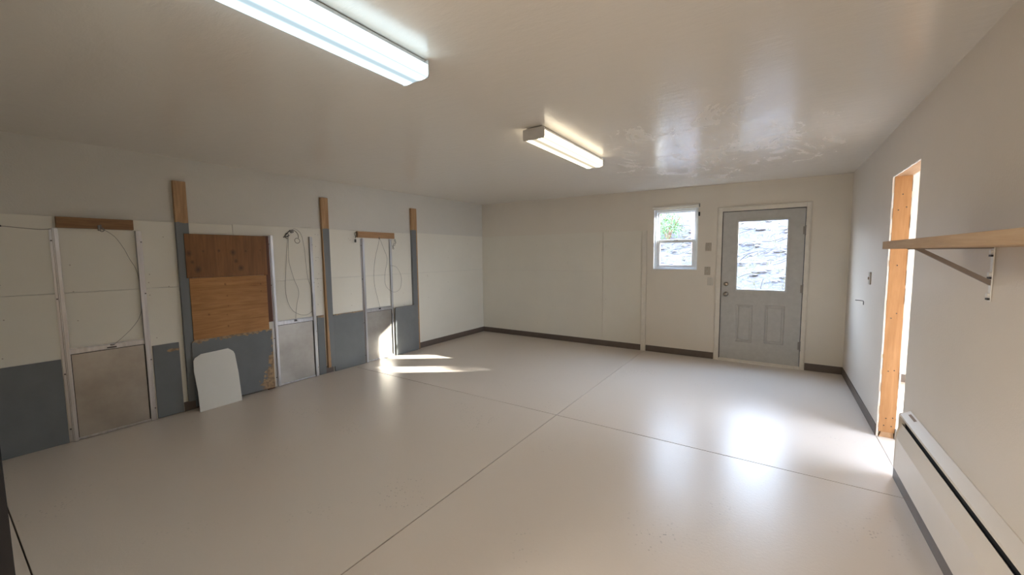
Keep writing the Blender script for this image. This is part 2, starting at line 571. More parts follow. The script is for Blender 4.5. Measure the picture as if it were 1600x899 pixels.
# left wall
wall_left = struct(MB().box(-WT, 0, FRONT - .16, 0, -.1, 2.62).build('wall_left', M['wall_upper']))
for y0, y1, z0, z1 in [(-1.83, -.009, .0, 1.238), (-4.328, -1.83, .0, 1.238), (FRONT, -4.328, .0, 1.238),
                       (-1.83, -.009, 1.241, 1.884), (-4.328, -1.83, 1.241, 1.872), (FRONT, -4.328, 1.241, 1.862)]:
    MB().box(0, PT, y0 + .002, y1 - .002, z0 + .001, z1 - .0015, .0015).build('wall_board', M['panel'], wall_left)
mb = MB()
for i in range(46):
    y = random.choice([-5.9, -5.5, -5.02, -4.9, -3.42, -3.4, -2.95, -2.02, -1.5, -1.0, -.45]) + random.uniform(-.02, .02)
    mb.cyl((PT + .0005, y, random.choice([.85, 1.1, 1.3, 1.55, 1.78]) + random.uniform(-.1, .1)), .0045, .002, 'x', 8)
no = mb.build('nail_heads', M['plate_tan'], wall_left)
no['kind'] = 'stuff'
# right wall with the doorway
mb = rect_wall(MB(), 'x', W, WX, FRONT - .16, 0, -.1, 2.62, [(OP[0] - .038, OP[1] + .038, -0.1, OP[2] + .038)])
wall_right = struct(mb.build('wall_right', M['wall_right']))
# front wall: the opening the picture is taken from
mb = rect_wall(MB(), 'y', FRONT - .16, FRONT, 0, W, -.1, 2.62, [(3.30, 5.47, -0.1, 2.12)])
struct(mb.build('wall_front', M['wall']))
# dark jamb lining of that opening
tj = thing('opening_jamb', (3.28, FRONT, 0), 'dark navy jamb edge cut off at the lower left corner', 'door jamb')
MB().box(3.272, 3.302, FRONT - .17, FRONT + .006, 0.001, 2.12, .002).build('side_board', M['navy'], tj)
MB().box(5.47, 5.49, FRONT - .17, FRONT + .006, 0.001, 2.12, .002).build('side_board', M['navy'], tj)
MB().box(3.272, 5.49, FRONT - .17, FRONT + .006, 2.12, 2.145, .002).build('head_board', M['navy'], tj)

# adjoining room: back wall with glazed door, side wall with window
mb = rect_wall(MB(), 'y', 0, WT, W + .06, X2 + .15, -.1, 2.62, [(6.45, 7.3, -.1, 2.05)])
struct(mb.build('wall_back', M['wall']))
mb = rect_wall(MB(), 'x', X2, X2 + .15, -4.6, 0, -.1, 2.62, [(-3.6, -1.65, .6, 2.0)])
struct(mb.build('wall_side', M['wall']))
struct(MB().box(WX, X2, -4.75, -4.6, -.1, 2.62).build('wall_front', M['wall']))

# ------------------------------------------------------------------ skirting, strips
BB = .094
def base_strip(name, x0, x1, y0, y1, z0=0.0005, z1=BB):
    return struct(MB().box(x0, x1, y0, y1, z0, z1, .0012).build(name, M['vinyl']))
base_strip('baseboard_back', .009, 3.115, -.0135, -.0095)
base_strip('baseboard_back', 3.192, 4.140, -.006, -.0005)
base_strip('baseboard_back', 5.192, W - .001, -.006, -.0005)
base_strip('baseboard_left', .0095, .0135, -1.768, -.015)
base_strip('baseboard_left', .0095, .0135, -4.85, -4.09)  # past the post, a dark strip standing in for shadow under the wide panel
base_strip('baseboard_left', .0095, .0135, -3.36, -3.255)
base_strip('baseboard_right', W - .006, W - .0005, OP[1] + .012, -.008)
base_strip('baseboard_right', W - .034, W - .0005, FRONT - .1, OP[0] - .03, .0005, .118)
base_strip('baseboard_adjoining', WX + .01, 6.40, -.006, -.0005)
struct(MB().box(3.118, 3.190, -.022, -.0005, .0005, 1.868, .002).build('trim_1', M['trim']))

# ------------------------------------------------------------------ window
def window(name, x0, x1, z0, z1, y_in):
    root = bpy.data.objects.new(name, None)
    COL.objects.link(root)
    root.location = (x0, y_in, z0)
    struct(root)
    return root
win = window('window_1', 3.283, 3.897, 1.275, 2.168, .0)
def frame(mb, x0, x1, z0, z1, y0, y1, t, tb=None, tt=None, bev=.003):
    tb = t if tb is None else tb
    tt = t if tt is None else tt
    mb.box(x0, x0 + t, y0, y1, z0, z1, bev).box(x1 - t, x1, y0, y1, z0, z1, bev)
    mb.box(x0 + t, x1 - t, y0, y1, z0, z0 + tb, bev).box(x0 + t, x1 - t, y0, y1, z1 - tt, z1, bev)
    return mb
frame(MB(), 3.284, 3.896, 1.276, 2.167, .045, .125, .035).build('window_frame', M['window_white'], win)
MB().box(3.284, 3.896, .001, .060, 1.276, 1.283, .001).build('window_sill', M['window_white'], win)
MB().box(3.284, 3.290, .001, .060, 1.276, 2.167, .001).build('reveal_board', M['window_white'], win)
us = frame(MB(), 3.320, 3.862, 1.690, 2.135, .095, .12, .026, .030, .020).build('window_sash', M['window_white'], win)
MB().box(3.346, 3.836, .104, .108, 1.718, 2.117).build('pane', M['glass'], us)
ls = frame(MB(), 3.320, 3.862, 1.305, 1.715, .06, .09, .048, .035, .042).build('window_sash', M['window_white'], win)
MB().box(3.366, 3.816, .073, .077, 1.338, 1.675).build('pane', M['glass'], ls)
lk = MB().box(3.56, 3.62, .05, .062, 1.700, 1.716, .003).build('sash_lock', M['steel'], win)
# blind hanging rail above the window
t = thing('blind_rail', (3.27, 0, 2.18), 'thin off-white rail fixed across the top of the small window', 'blind rail')
MB().box(3.262, 3.918, -.030, -.0005, 2.188, 2.212, .003).build('rail', M['trim'], t)
MB().box(3.904, 3.918, -.034, -.0005, 2.168, 2.214, .002).build('end_clip', M['bronze'], t)
t = thing('blind_bracket', (3.905, 0, 2.06), 'small black bracket at the upper right corner of the window', 'bracket')
MB().box(3.900, 3.921, -.024, -.0005, 2.040, 2.098, .005).build('bracket_body', M['dark'], t)
MB().cyl((3.910, -.028, 2.062), .008, .012, 'y', 14).build('screw', M['dark'], t)

# ------------------------------------------------------------------ exterior door
d1 = bpy.data.objects.new('door_1', None)
COL.objects.link(d1); d1.location = (4.205, 0, 0); struct(d1)
# slab with lite hole and sunk panels: ring of boxes
SX0, SX1, SZ0, SZ1 = 4.215, 5.131, .036, 2.070
LX0, LX1, LZ0, LZ1 = 4.392, 4.962, 1.004, 1.942
PNL = [(4.405, 4.602, .285, .805), (4.742, 4.960, .295, .812)]
mb = MB()
rect_wall(mb, 'y', .006, .048, SX0, SX1, SZ0, SZ1, [(LX0, LX1, LZ0, LZ1)] + [(a + .0, b - .0, c, d) for a, b, c, d in PNL])
door_slab = mb.build('door_slab', M['door'], d1)
for a, b, c, d in PNL:                                   # embossed panel: sloping groove ring and raised field
    mb = MB()
    mb.box(a, b, .016, .048, c, d)
    k = .024
    pts_o = [(a + k, c + k), (b - k, c + k), (b - k, d - k), (a + k, d - k)]
    k2 = k + .012
    pts_i = [(a + k2, c + k2), (b - k2, c + k2), (b - k2, d - k2), (a + k2, d - k2)]
    vo = [mb.bm.verts.new((p[0], .016, p[1])) for p in pts_o]
    vi = [mb.bm.verts.new((p[0], .009, p[1])) for p in pts_i]
    for i in range(4):
        mb.bm.faces.new((vo[i], vo[(i + 1) % 4], vi[(i + 1) % 4], vi[i]))
    mb.bm.faces.new(vi)
    # ramp from the slab face down to the groove
    e0 = [mb.bm.verts.new((p[0], .0062, p[1])) for p in [(a, c), (b, c), (b, d), (a, d)]]
    k3 = .010
    e1 = [mb.bm.verts.new((p[0], .016, p[1])) for p in [(a + k3, c + k3), (b - k3, c + k3), (b - k3, d - k3), (a + k3, d - k3)]]
    for i in range(4):
        mb.bm.faces.new((e0[i], e0[(i + 1) % 4], e1[(i + 1) % 4], e1[i]))
    mb.build('embossed_panel', M['door'], d1)
lf = frame(MB(), 4.380, 4.974, .992, 1.954, -.006, .012, .024, bev=.004).build('lite_frame', M['door_lite'], d1)
MB().box(4.400, 4.956, .022, .028, 1.012, 1.934).build('pane', M['glass'], lf)
# jamb stops, casing, threshold
mb = MB()
mb.box(4.206, 4.2125, .0, .14, .03, 2.079).box(5.1335, 5.1395, .0, .14, .03, 2.079).box(4.206, 5.1395, .0, .14, 2.0725, 2.079)
mb.build('door_frame', M['dark'], d1)
mb = MB()
mb.box(4.143, 4.207, -.017, -.0005, .0005, 2.142, .003).box(5.138, 5.190, -.017, -.0005, .0005, 2.142, .003)
mb.box(4.207, 5.138, -.017, -.0005, 2.078, 2.142, .003)
mb.box(4.150, 4.159, -.022, -.017, .0005, 2.136, .002).box(5.174, 5.184, -.022, -.017, .0005, 2.136, .002).box(4.159, 5.174, -.022, -.017, 2.127, 2.136, .002)
mb.build('door_casing', M['trim'], d1)
MB().prism([(-.028, .0005), (-.024, .012), (.0, .026), (.004, .0345), (.12, .0345), (.12, .0005)], 'x', 4.207, 5.138).build('threshold', M['trim'], d1)
MB().box(4.216, 5.130, .010, .046, .0348, .0362).build('door_sweep', M['dark'], d1)
kn = MB().lathe((4.276, .006, .943), [(.030, 0), (.031, -.006), (.024, -.012), (.011, -.016), (.011, -.030), (.021, -.036), (.028, -.046), (.028, -.056), (.020, -.066), (.008, -.069)]).build('door_knob', M['steel'], d1, True)
db = MB().lathe((4.274, .006, 1.081), [(.028, 0), (.029, -.006), (.024, -.015), (.016, -.017)]).build('deadbolt', M['steel'], d1, True)
MB().box(4.270, 4.278, -.024, -.010, 1.064, 1.098, .002).build('thumb_turn', M['steel'], db)
for hz in (1.787, 1.043, .306):
    h = MB().cyl((5.134, -.022, hz), .007, .105, 'z', 12).cyl((5.134, -.022, hz + .056), .009, .008, 'z', 12).cyl((5.134, -.022, hz - .056), .009, .008, 'z', 12)
    h.box(5.112, 5.132, .001, .0055, hz - .05, hz + .05)
    h.build('hinge', M['bronze'], d1)
MB().box(4.2125, 4.2165, -.004, .02, .90, .985).build('strike_plate', M['bronze'], d1)

# ------------------------------------------------------------------ wall plates
def plate(name, x0, x1, z0, z1, mat, label, cat, kind):
    t = thing(name, ((x0 + x1) / 2, 0, z0), label, cat)
    MB().box(x0, x1, -.007, -.0005, z0, z1, .002).build('cover_plate', M[mat], t)
    xc, zc = (x0 + x1) / 2, (z0 + z1) / 2
    if kind == 'switch':
        MB().box(xc - .005, xc + .005, -.016, -.006, zc - .012, zc + .010, .002).build('toggle', M['plate_cream'], t)
    elif kind == 'outlet':
        for dz in (-.022, .022):
            MB().cyl((xc, -.0075, zc + dz), .016, .003, 'y', 18).build('receptacle', M['plate_cream'], t)
    for dz in (-.045, .045):
        MB().cyl((xc, -.0075, zc + dz), .003, .002, 'y', 8).build('screw', M['screw'], t)
plate('light_switch', 4.003, 4.076, 1.543, 1.658, 'plate_tan', 'tan switch plate highest of the three plates left of the grey door', 'light switch', 'switch')
plate('light_switch', 3.997, 4.070, 1.203, 1.318, 'plate_tan', 'tan plate in the middle of the three plates left of the grey door', 'light switch', 'switch')
plate('cover_plate', 4.040, 4.110, 1.055, 1.168, 'plate_cream', 'pale blank plate lowest of the three left of the grey door', 'wall plate', 'blank')
t = thing('light_switch', (W, -1.343, 1.209), 'switch seen edge-on on the right wall beside the bare doorway', 'light switch')
MB().box(W - .010, W - .0005, -1.378, -1.308, 1.207, 1.322, .002).build('cover_plate', M['plate_tan'], t)
MB().box(W - .020, W - .009, -1.348, -1.338, 1.252, 1.276, .002).build('toggle', M['plate_tan'], t)
t = thing('wall_hook', (W, -1.1, 1.03), 'thin dark bent wire hook sticking out of the right wall', 'hook')
MB().tube([(W - .066, -1.1, 1.034), (W - .03, -1.1, 1.032), (W - .006, -1.1, 1.028), (W - .004, -1.1, 1.022), (W - .004, -1.102, .990)], .0032, 8, False).build('wire', M['screw'], t)

# ------------------------------------------------------------------ doorway in the right wall (bare framing, torn drywall)
d2 = bpy.data.objects.new('door_2', None)
COL.objects.link(d2); d2.location = (W, OP[1], 0); struct(d2)
SW = (W + .0125, WX - .0125)
MB().box(*SW, OP[1], OP[1] + .0375, .045, OP[2], .0015).build('stud', M['jamb'], d2)
MB().box(*SW, OP[0] - .0375, OP[0], .045, OP[2], .0015).build('stud', M['jamb'], d2)
MB().box(*SW, OP[0] - .0375, OP[1] + .0375, OP[2] + .0005, OP[2] + .0375, .0015).build('header', M['jamb_head'], d2)
for yy in (OP[1] + .003, OP[0] - .0345):
    MB().prism([(W + .018, .0005), (W + .108, .0005), (W + .100, .044), (W + .030, .044)], 'y', yy, yy + .0315).build('sole_plate_end', M['jamb_head'], d2)
random.seed(11)
def torn_side(x0, x1, y, side, amp, face):
    """drywall beside the opening, its cut edge broken and crumbly (side: direction from the edge into the wall)"""
    a, c = MB(), MB()
    z = .0005
    while z < OP[2]:
        z2 = min(z + random.uniform(.012, .07), OP[2])
        back = random.uniform(0, amp)
        y0_, y1_ = sorted((y + side * .0375, y + side * back))
        a.box(x0, x1, y0_, y1_, z, z2)
        if random.random() < .6:
            y0_, y1_ = sorted((y + side * back, y - side * random.uniform(0, .004)))
            if y1_ - y0_ > .0005:
                c.box(x0 + .001, x1 - .001, y0_, y1_, z, z2 - .002)
        z = z2
    a.build('drywall_edge', face, d2)
    c.build('torn_gypsum', M['gypsum'], d2)
torn_side(W + .0002, W + .0122, OP[1], 1, .006, M['wall_right'])
torn_side(WX - .0122, WX - .0002, OP[1], 1, .010, M['wall_right'])
torn_side(W + .0002, W + .0122, OP[0], -1, .003, M['wall_right'])
torn_side(WX - .0122, WX - .0002, OP[0], -1, .003, M['wall_right'])
a_, c_ = MB(), MB()
y = OP[0] - .0375
while y < OP[1] + .037:
    y2 = min(y + random.uniform(.03, .09), OP[1] + .0375)
    k = random.uniform(0, .006)
    a_.box(W + .0002, W + .0122, y, y2, OP[2] + k, OP[2] + .0378)
    c_.box(W + .001, W + .011, y, y2 - .003, OP[2] - random.uniform(0, .004), OP[2] + k + .0002)
    y = y2
a_.build('drywall_edge', M['wall_right'], d2)
c_.build('torn_gypsum', M['gypsum'], d2)
MB().box(WX - .0122, WX - .0002, OP[0] - .0375, OP[1] + .0375, OP[2] + .001, OP[2] + .0378).build('drywall_edge', M['wall_right'], d2)
mb = MB()
for zz, xx in [(.10, .03), (.10, .075), (.16, .04), (.17, .08), (.55, .035), (.56, .07), (.98, .03), (1.02, .06), (1.40, .045), (1.83, .03), (1.85, .075), (1.95, .05)]:
    mb.cyl((W + .013 + xx, OP[1] - .0005, zz), .0045, .003, 'y', 8)
sc_ = mb.build('nail_heads', M['screw'], d2); sc_['kind'] = 'stuff'
MB().box(W + .108, W + .118, OP[1] - .014, OP[1] - .002, .0005, .085, .002).build('metal_scrap', M['bronze'], d2)

# ------------------------------------------------------------------ lights
def light_fixture(x0, x1, y0, y1, col, hot, strength, label):
    zc = cz((x0 + x1) / 2, (y0 + y1) / 2)
    xc, yc = (x0 + x1) / 2, (y0 + y1) / 2
    t = thing('ceiling_light', (xc, yc, zc - .09), label, 'ceiling light', 'ceiling tube lights')
    zb = zc - .092
    zt = zc - .012
    w = x1 - x0
    MB().box(xc - w * .40, xc + w * .40, y0 + .004, y1 - .004, zc - .032, zt + .006, .003).build('housing', M['housing'], t)
    lm = lens_mat('glowing_lens', col, hot, strength, w)
    # wrap lens: bottom with rounded lower corners, upright sides
    r = .012
    pts = [(x0, zc - .034), (x0, zb + r), (x0 + r * .35, zb + r * .35), (x0 + r, zb), (x1 - r, zb), (x1 - r * .35, zb + r * .35), (x1, zb + r), (x1, zc - .034)]
    mb = MB()
    mb.prism(pts, 'y', y0 + .006, y1 - .006)
    mb.build('lens', lm, t)
    for a, b in ((y0, y0 + .006), (y1 - .006, y1)):
        e = MB()
        e.prism([(x0 - .003, zt), (x0 - .003, zb + r), (x0 + r * .3, zb - .001), (x0 + r, zb - .003), (x1 - r, zb - .003), (x1 - r * .3, zb - .001), (x1 + .003, zb + r), (x1 + .003, zt)], 'y', a, b)
        e.build('end_cap', M['housing'], t)
    return t
light_fixture(3.195, 3.378, -5.972, -4.752, (0.70, 0.90, 1.0), (0.84, 0.96, 1.0), LAMP1, 'cool white four-foot wrap light nearest, cut by the top edge')
light_fixture(3.190, 3.370, -3.575, -2.372, (1.0, 0.86, 0.62), (1.0, 0.90, 0.72), LAMP2, 'smaller-looking warm white wrap light in mid ceiling')

# ------------------------------------------------------------------ shelf and bracket
sy0, sy1 = -5.95, -3.462
tag(MB().box(W - .286, W - .001, sy0, sy1, 1.522, 1.560, .0015).build('wall_shelf', M['shelf'], origin=(W - .14, -4.6, 1.522)),
    'long raw wood shelf board on the right wall', 'shelf')
def bracket(y, label):
    t = thing('shelf_bracket', (W, y, 1.31), label, 'shelf bracket', 'shelf brackets')
    MB().box(W - .005, W - .001, y - .012, y + .012, 1.300, 1.521, .001).build('wall_leg', M['bracket_white'], t)
    MB().box(W - .255, W - .005, y - .012, y + .012, 1.517, 1.5215, .001).build('shelf_leg', M['bracket'], t)
    MB().prism([(W - .232, 1.517), (W - .205, 1.517), (W - .006, 1.388), (W - .006, 1.366)], 'y', y - .010, y + .010).build('diagonal_brace', M['bracket'], t)
    for zz in (1.503, 1.412, 1.325):
        MB().cyl((W - .0085, y, zz), .0095, .008, 'x', 14).build('bolt', M['bracket_white'], t)
        MB().box(W - .012, W - .005, y - .011, y + .011, zz - .019, zz - .011).build('bolt_slot', M['screw'], t)
bracket(-3.782, 'painted steel bracket with slanted brace under the wood shelf')

# ------------------------------------------------------------------ baseboard heater
t = thing('baseboard_heater', (W, -4.5, .13), 'long cream baseboard heater along the right wall below the shelf', 'heater')
hy0, hy1 = FRONT + .02, -2.850
def hp(*p):
    return [(W - a, b) for a, b in p]
MB().prism(hp((.0, .125), (.0, .512), (.004, .512), (.004, .125)), 'y', hy0, hy1).build('back_plate', M['heater'], t)
MB().prism(hp((.004, .512), (.050, .488), (.053, .478), (.049, .478), (.004, .503)), 'y', hy0, hy1).build('top_cover', M['heater'], t)
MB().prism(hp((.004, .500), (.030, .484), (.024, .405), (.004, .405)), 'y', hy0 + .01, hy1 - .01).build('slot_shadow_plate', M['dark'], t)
MB().prism(hp((.036, .424), (.040, .427), (.062, .335), (.062, .132), (.050, .128), (.050, .132), (.058, .136), (.058, .333)), 'y', hy0, hy1).build('front_panel', M['heater'], t)
MB().prism(hp((.004, .15), (.046, .15), (.046, .36), (.004, .36)), 'y', hy0 + .02, hy1 - .02).build('fin_block', M['bronze'], t)
MB().prism(hp((.0, .126), (.058, .128), (.064, .136), (.064, .338), (.054, .400), (.055, .480), (.051, .490), (.0, .514)), 'y', hy1, hy1 + .006).build('end_cap', M['heater'], t)
MB().prism(hp((.012, .5095), (.024, .5037), (.023, .5032), (.011, .509)), 'y', -3.02, -2.90).build('scuff', M['heater_mark'], t)

# ------------------------------------------------------------------ the fittings on the left wall
X0 = PT                                     # board face
def track(yo, yi, zt, parent):
    """aluminium channel: flat screw flange on the outer side, square bar with a slot on the inner"""
    s = 1 if yi > yo else -1
    yf = yo + s * .016
    yb = yo + s * .022
    pts_f = sorted([yo, yf])
    mb = MB()
    mb.box(X0, X0 + .004, pts_f[0], pts_f[1] + 0, 0.001, zt - .005)
    a, b = sorted([yf, yb])
    mb.box(X0, X0 + .022, a, b, 0.001, zt)
    a, b = sorted([yb, yi])
    mb.box(X0 + .017, X0 + .028, a, b, .001, zt, .002)
    mb.box(X0, X0 + .006, a, b, .001, zt)
    o = mb.build('track', M['alu'], parent)
    for zz in (zt - .10, zt - .57, zt - 1.19, .11):
        MB().cyl((X0 + .0065, (pts_f[0] + pts_f[1]) / 2, zz), .0055, .006, 'x', 10).build('screw', M['screw'], o)
    return o
def dog_door(y0, y1, zt, zd, label, header=None, mat_header='pine_y'):
    t = thing('guillotine_door', (X0, (y0 + y1) / 2, 0), label, 'animal door', 'sliding kennel doors on the left wall')
    track(y0, y0 + .046, zt, t)
    track(y1, y1 - .046, zt, t)
    a, b = y0 + .040, y1 - .040
    p = MB().box(X0 + .008, X0 + .0115, a, b, .022, zd - .045).build('door_panel', M['sheet'], t)
    mb = MB()
    mb.box(X0 + .007, X0 + .021, a + .006, b - .006, zd - .050, zd - .010, .002)
    mb.box(X0 + .007, X0 + .014, a + .006, b - .006, zd - .010, zd, .001)
    mb.build('top_rail', M['alu'], p)
    MB().box(X0 + .007, X0 + .020, a + .006, b - .006, .004, .022, .002).build('bottom_rail', M['alu'], p)
    mb = MB()
    mb.box(X0 + .0115, X0 + .0130, a + .006, a + .012, .022, zd - .05).box(X0 + .0115, X0 + .0130, b - .012, b - .006, .022, zd - .05)
    mb.box(X0 + .0115, X0 + .0130, a + .012, b - .012, zd - .056, zd - .05)
    mb.build('rubber_seal', M['dark'], p)
    if header:
        MB().box(X0, X0 + .038, header[0], header[1], header[2], header[3], .002).build('header_board', M[mat_header], t)
    yc = (y0 + y1) / 2
    return t, yc
t1, _ = dog_door(-5.614, -5.060, 1.765, .782, 'aluminium sliding kennel door nearest the camera, under a dark stained board', (-5.575, -5.117, 1.769, 1.857))
# pulley/eye bolt on its header board
eb = MB().torus((X0 + .047, -5.326, 1.790), .012, .0035, (0, 1, 0)).tube([(X0 + .036, -5.326, 1.803), (X0 + .044, -5.326, 1.803)], .004, 8, False).torus((X0 + .050, -5.322, 1.762), .015, .0035, (1, .3, 0)).box(X0 + .040, X0 + .056, -5.345, -5.330, 1.752, 1.800, .003)
eb.build('eye_bolt', M['bronze'], t1, True)
MB().tube([(X0 + .047, -5.324, 1.770), (X0 + .028, -5.287, 1.750), (X0 + .022, -5.238, 1.702), (X0 + .020, -5.191, 1.608), (X0 + .012, -5.156, 1.512), (X0 + .007, -5.118, 1.414), (X0 + .006, -5.098, 1.25), (X0 + .007, -5.100, 1.08), (X0 + .012, -5.127, .977), (X0 + .020, -5.175, .902), (X0 + .024, -5.234, .836), (X0 + .026, -5.300, .774), (X0 + .022, -5.317, .762)], .0016).build('cable', M['cable'], t1)
MB().torus((X0 + .026, -5.318, .768), .012, .003, (0, 0, 1)).box(X0 + .020, X0 + .028, -5.352, -5.292, .742, .751, .002).build('pull_ring', M['screw'], t1)

t2, _ = dog_door(-3.984, -3.463, 1.765, .772, 'aluminium sliding kennel door with no header board, next to the plywood')
mb = MB()
mb.cyl((X0 + .010, -3.712, 1.820), .020, .020, 'x', 18).cyl((X0 + .026, -3.712, 1.820), .009, .014, 'x', 12)
mb.build('pulley', M['bronze'], t2, False)
MB().torus((X0 + .016, -3.772, 1.776), .020, .003, (1, .2, 0)).tube([(X0 + .018, -3.735, 1.835), (X0 + .018, -3.775, 1.790), (X0 + .016, -3.800, 1.760), (X0 + .016, -3.770, 1.735)], .0045).tube([(X0 + .012, -3.815, 1.748), (X0 + .02, -3.745, 1.772)], .004, 8, False).build('snap_hook', M['screw'], t2, True)
MB().tube([(X0 + .022, -3.712, 1.838), (X0 + .02, -3.672, 1.822), (X0 + .02, -3.645, 1.785), (X0 + .016, -3.640, 1.745)], .003).torus((X0 + .015, -3.655, 1.712), .030, .0026, (1, 0, .1)).build('ring', M['screw'], t2, True)
c2 = MB()
c2.tube([(X0 + .018, -3.765, 1.760), (X0 + .012, -3.782, 1.607), (X0 + .010, -3.802, 1.381), (X0 + .010, -3.822, 1.154), (X0 + .010, -3.802, .985), (X0 + .012, -3.748, .871), (X0 + .018, -3.658, .812), (X0 + .024, -3.579, .806), (X0 + .030, -3.520, .843)], .0017)
c2.tube([(X0 + .018, -3.758, 1.760), (X0 + .014, -3.763, 1.607), (X0 + .014, -3.764, 1.455), (X0 + .014, -3.721, 1.263), (X0 + .014, -3.669, 1.096), (X0 + .016, -3.700, .951), (X0 + .022, -3.729, .775)], .0017)
c2.tube([(X0 + .022, -3.715, 1.840), (X0 + .014, -3.672, 1.852), (X0 + .012, -3.605, 1.794), (X0 + .010, -3.574, 1.647), (X0 + .010, -3.561, 1.451), (X0 + .012, -3.547, 1.253), (X0 + .026, -3.514, 1.116), (X0 + .032, -3.505, .970), (X0 + .030, -3.515, .850)], .0017)
c2.build('cable', M['cable'], t2)
MB().box(X0 + .018, X0 + .028, -3.745, -3.713, .742, .758, .002).torus((X0 + .022, -3.729, .765), .011, .003, (0, 0, 1)).build('pull_ring', M['screw'], t2)

t3, _ = dog_door(-2.777, -2.240, 1.768, .770, 'aluminium sliding kennel door farthest from the camera, light pine board above', (-2.836, -2.206, 1.777, 1.861), 'pine_y_light')
MB().torus((X0 + .046, -2.490, 1.778), .012, .0035, (0, 1, 0)).tube([(X0 + .036, -2.490, 1.79), (X0 + .045, -2.490, 1.79)], .004, 8, False).build('eye_bolt', M['bronze'], t3, True)
c3 = MB()
c3.tube([(X0 + .046, -2.484, 1.768), (X0 + .022, -2.499, 1.661), (X0 + .018, -2.552, 1.477), (X0 + .018, -2.584, 1.248), (X0 + .018, -2.571, 1.062), (X0 + .018, -2.524, .871), (X0 + .022, -2.506, .772)], .0017)
c3.tube([(X0 + .046, -2.478, 1.768), (X0 + .030, -2.400, 1.616), (X0 + .030, -2.349, 1.474), (X0 + .030, -2.392, 1.286), (X0 + .030, -2.404, 1.145), (X0 + .031, -2.368, 1.047), (X0 + .036, -2.252, .975), (X0 + .026, -2.128, 1.010), (X0 + .020, -2.085, 1.125), (X0 + .020, -2.094, 1.225), (X0 + .026, -2.175, 1.346), (X0 + .036, -2.294, 1.378)], .0017)
c3.build('cable', M['cable'], t3)
MB().torus((X0 + .040, -2.862, 1.820), .026, .003, (1, 0, 0)).tube([(X0 + .040, -2.872, 1.796), (X0 + .040, -2.876, 1.762)], .004, 8, False).box(X0 + .034, X0 + .048, -2.890, -2.866, 1.708, 1.752, .004).build('snap_hook', M['screw'], t3)
MB().torus((X0 + .036, -2.196, 1.752), .017, .0028, (1, .5, 0)).torus((X0 + .036, -2.188, 1.722), .016, .0028, (.3, 1, 0)).torus((X0 + .036, -2.214, 1.690), .018, .0028, (1, .2, 0)).torus((X0 + .036, -2.238, 1.662), .014, .0028, (.4, 1, 0)).torus((X0 + .036, -2.234, 1.632), .013, .0028, (1, .2, 0)).build('chain', M['bronze'], t3)
MB().box(X0 + .018, X0 + .028, -2.520, -2.492, .742, .760, .002).build('pull_ring', M['screw'], t3)

# 2x4 posts: bare above, grey paint below
def post(y0, y1, z0, z1, zc, edge, label):
    m_ = half_paint('half_painted_post', zc - z0, 0, y1 - y0, edge)
    o = MB().box(X0, X0 + .038, y0, y1, z0, z1, .002).build('wood_post', m_, origin=(X0, y0, z0))
    return tag(o, label, 'wooden post', 'half painted posts on the left wall')
post(-4.816, -4.716, .095, 2.252, 1.858, 'all', 'half grey half bare wood post behind the left edge of the brown plywood')
post(-3.344, -3.252, .075, 2.262, 1.872, 'face', 'half grey half bare wood post between second and third kennel doors')
post(-1.862, -1.752, .002, 2.264, 1.925, 'right', 'half grey half bare wood post nearest the back corner')

# bare plywood and painted plywood
M['ply_up'] = wood('dark_stained_plywood', (0.15, 0.062, 0.020), (0.28, 0.125, 0.044), 'z', scale=.8,
                   knots=[(.028, .24, .022), (.05, .155, .016), (.091, .08, .026), (.404, .25, .024), (.428, .16, .018), (.472, .085, .024), (.145, .262, .012), (.279, .268, .014), (.526, .265, .011), (.672, .275, .011)])
M['ply_low'] = wood('orange_plywood', (0.27, 0.115, 0.034), (0.50, 0.25, 0.085), 'y', scale=.8,
                    knots=[(.30, .54, .013), (.31, .418, .009), (.315, .312, .009), (.298, .220, .009), (.302, .10, .011), (.64, .52, .010), (.64, .44, .010), (.14, .241, .012)], knot_col=(0.09, 0.035, 0.015))
FX = X0 + .038
s1 = tag(MB().box(FX, FX + .012, -4.762, -4.026, 1.320, 1.752, .001).build('plywood_sheet', M['ply_up'], origin=(FX, -4.762, 1.320)),
         'dark brown knotty plywood, upper of the two bare sheets', 'plywood sheet')
s2 = tag(MB().box(FX, FX + .010, -4.746, -4.042, .700, 1.318, .001).build('plywood_sheet', M['ply_low'], origin=(FX, -4.746, .700)),
         'orange-brown plywood, lower of the two bare sheets', 'plywood sheet')
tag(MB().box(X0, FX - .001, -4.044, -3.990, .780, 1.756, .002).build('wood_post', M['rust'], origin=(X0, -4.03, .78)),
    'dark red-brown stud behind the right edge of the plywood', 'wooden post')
tag(MB().prism([(-4.768, .030), (-4.016, .018), (-4.016, .70), (-4.740, .70), (-4.768, .675)], 'x', FX, FX + .012, .001)
    .build('painted_panel', chipped('chipped_grey_panel', 0, .752, 0, .682, right=.15, top=.05), origin=(FX, -4.768, .018)),
    'wide grey painted panel with chipped right edge under the brown plywood', 'painted panel')
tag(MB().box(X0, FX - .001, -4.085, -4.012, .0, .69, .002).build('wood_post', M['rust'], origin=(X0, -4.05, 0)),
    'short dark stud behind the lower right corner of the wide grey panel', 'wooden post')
def gpanel(y0, y1, z0, z1, label, t=.012, notch=.0, x0=None, **kw):
    x0 = X0 if x0 is None else x0
    m_ = chipped('grey_panel_paint', 0, y1 - y0, 0, z1 - z0, **kw)
    pts = [(y0, z0), (y1, z0 + notch), (y1, z1), (y0 + .02, z1), (y0, z1 - .02)] if notch or kw.get('top') else [(y0, z0), (y1, z0), (y1, z1), (y0, z1)]
    o = MB().prism(pts, 'x', x0, x0 + t, .001).build('painted_panel', m_, origin=(x0, y0, z0))
    return tag(o, label, 'painted panel', 'grey painted kennel panels')
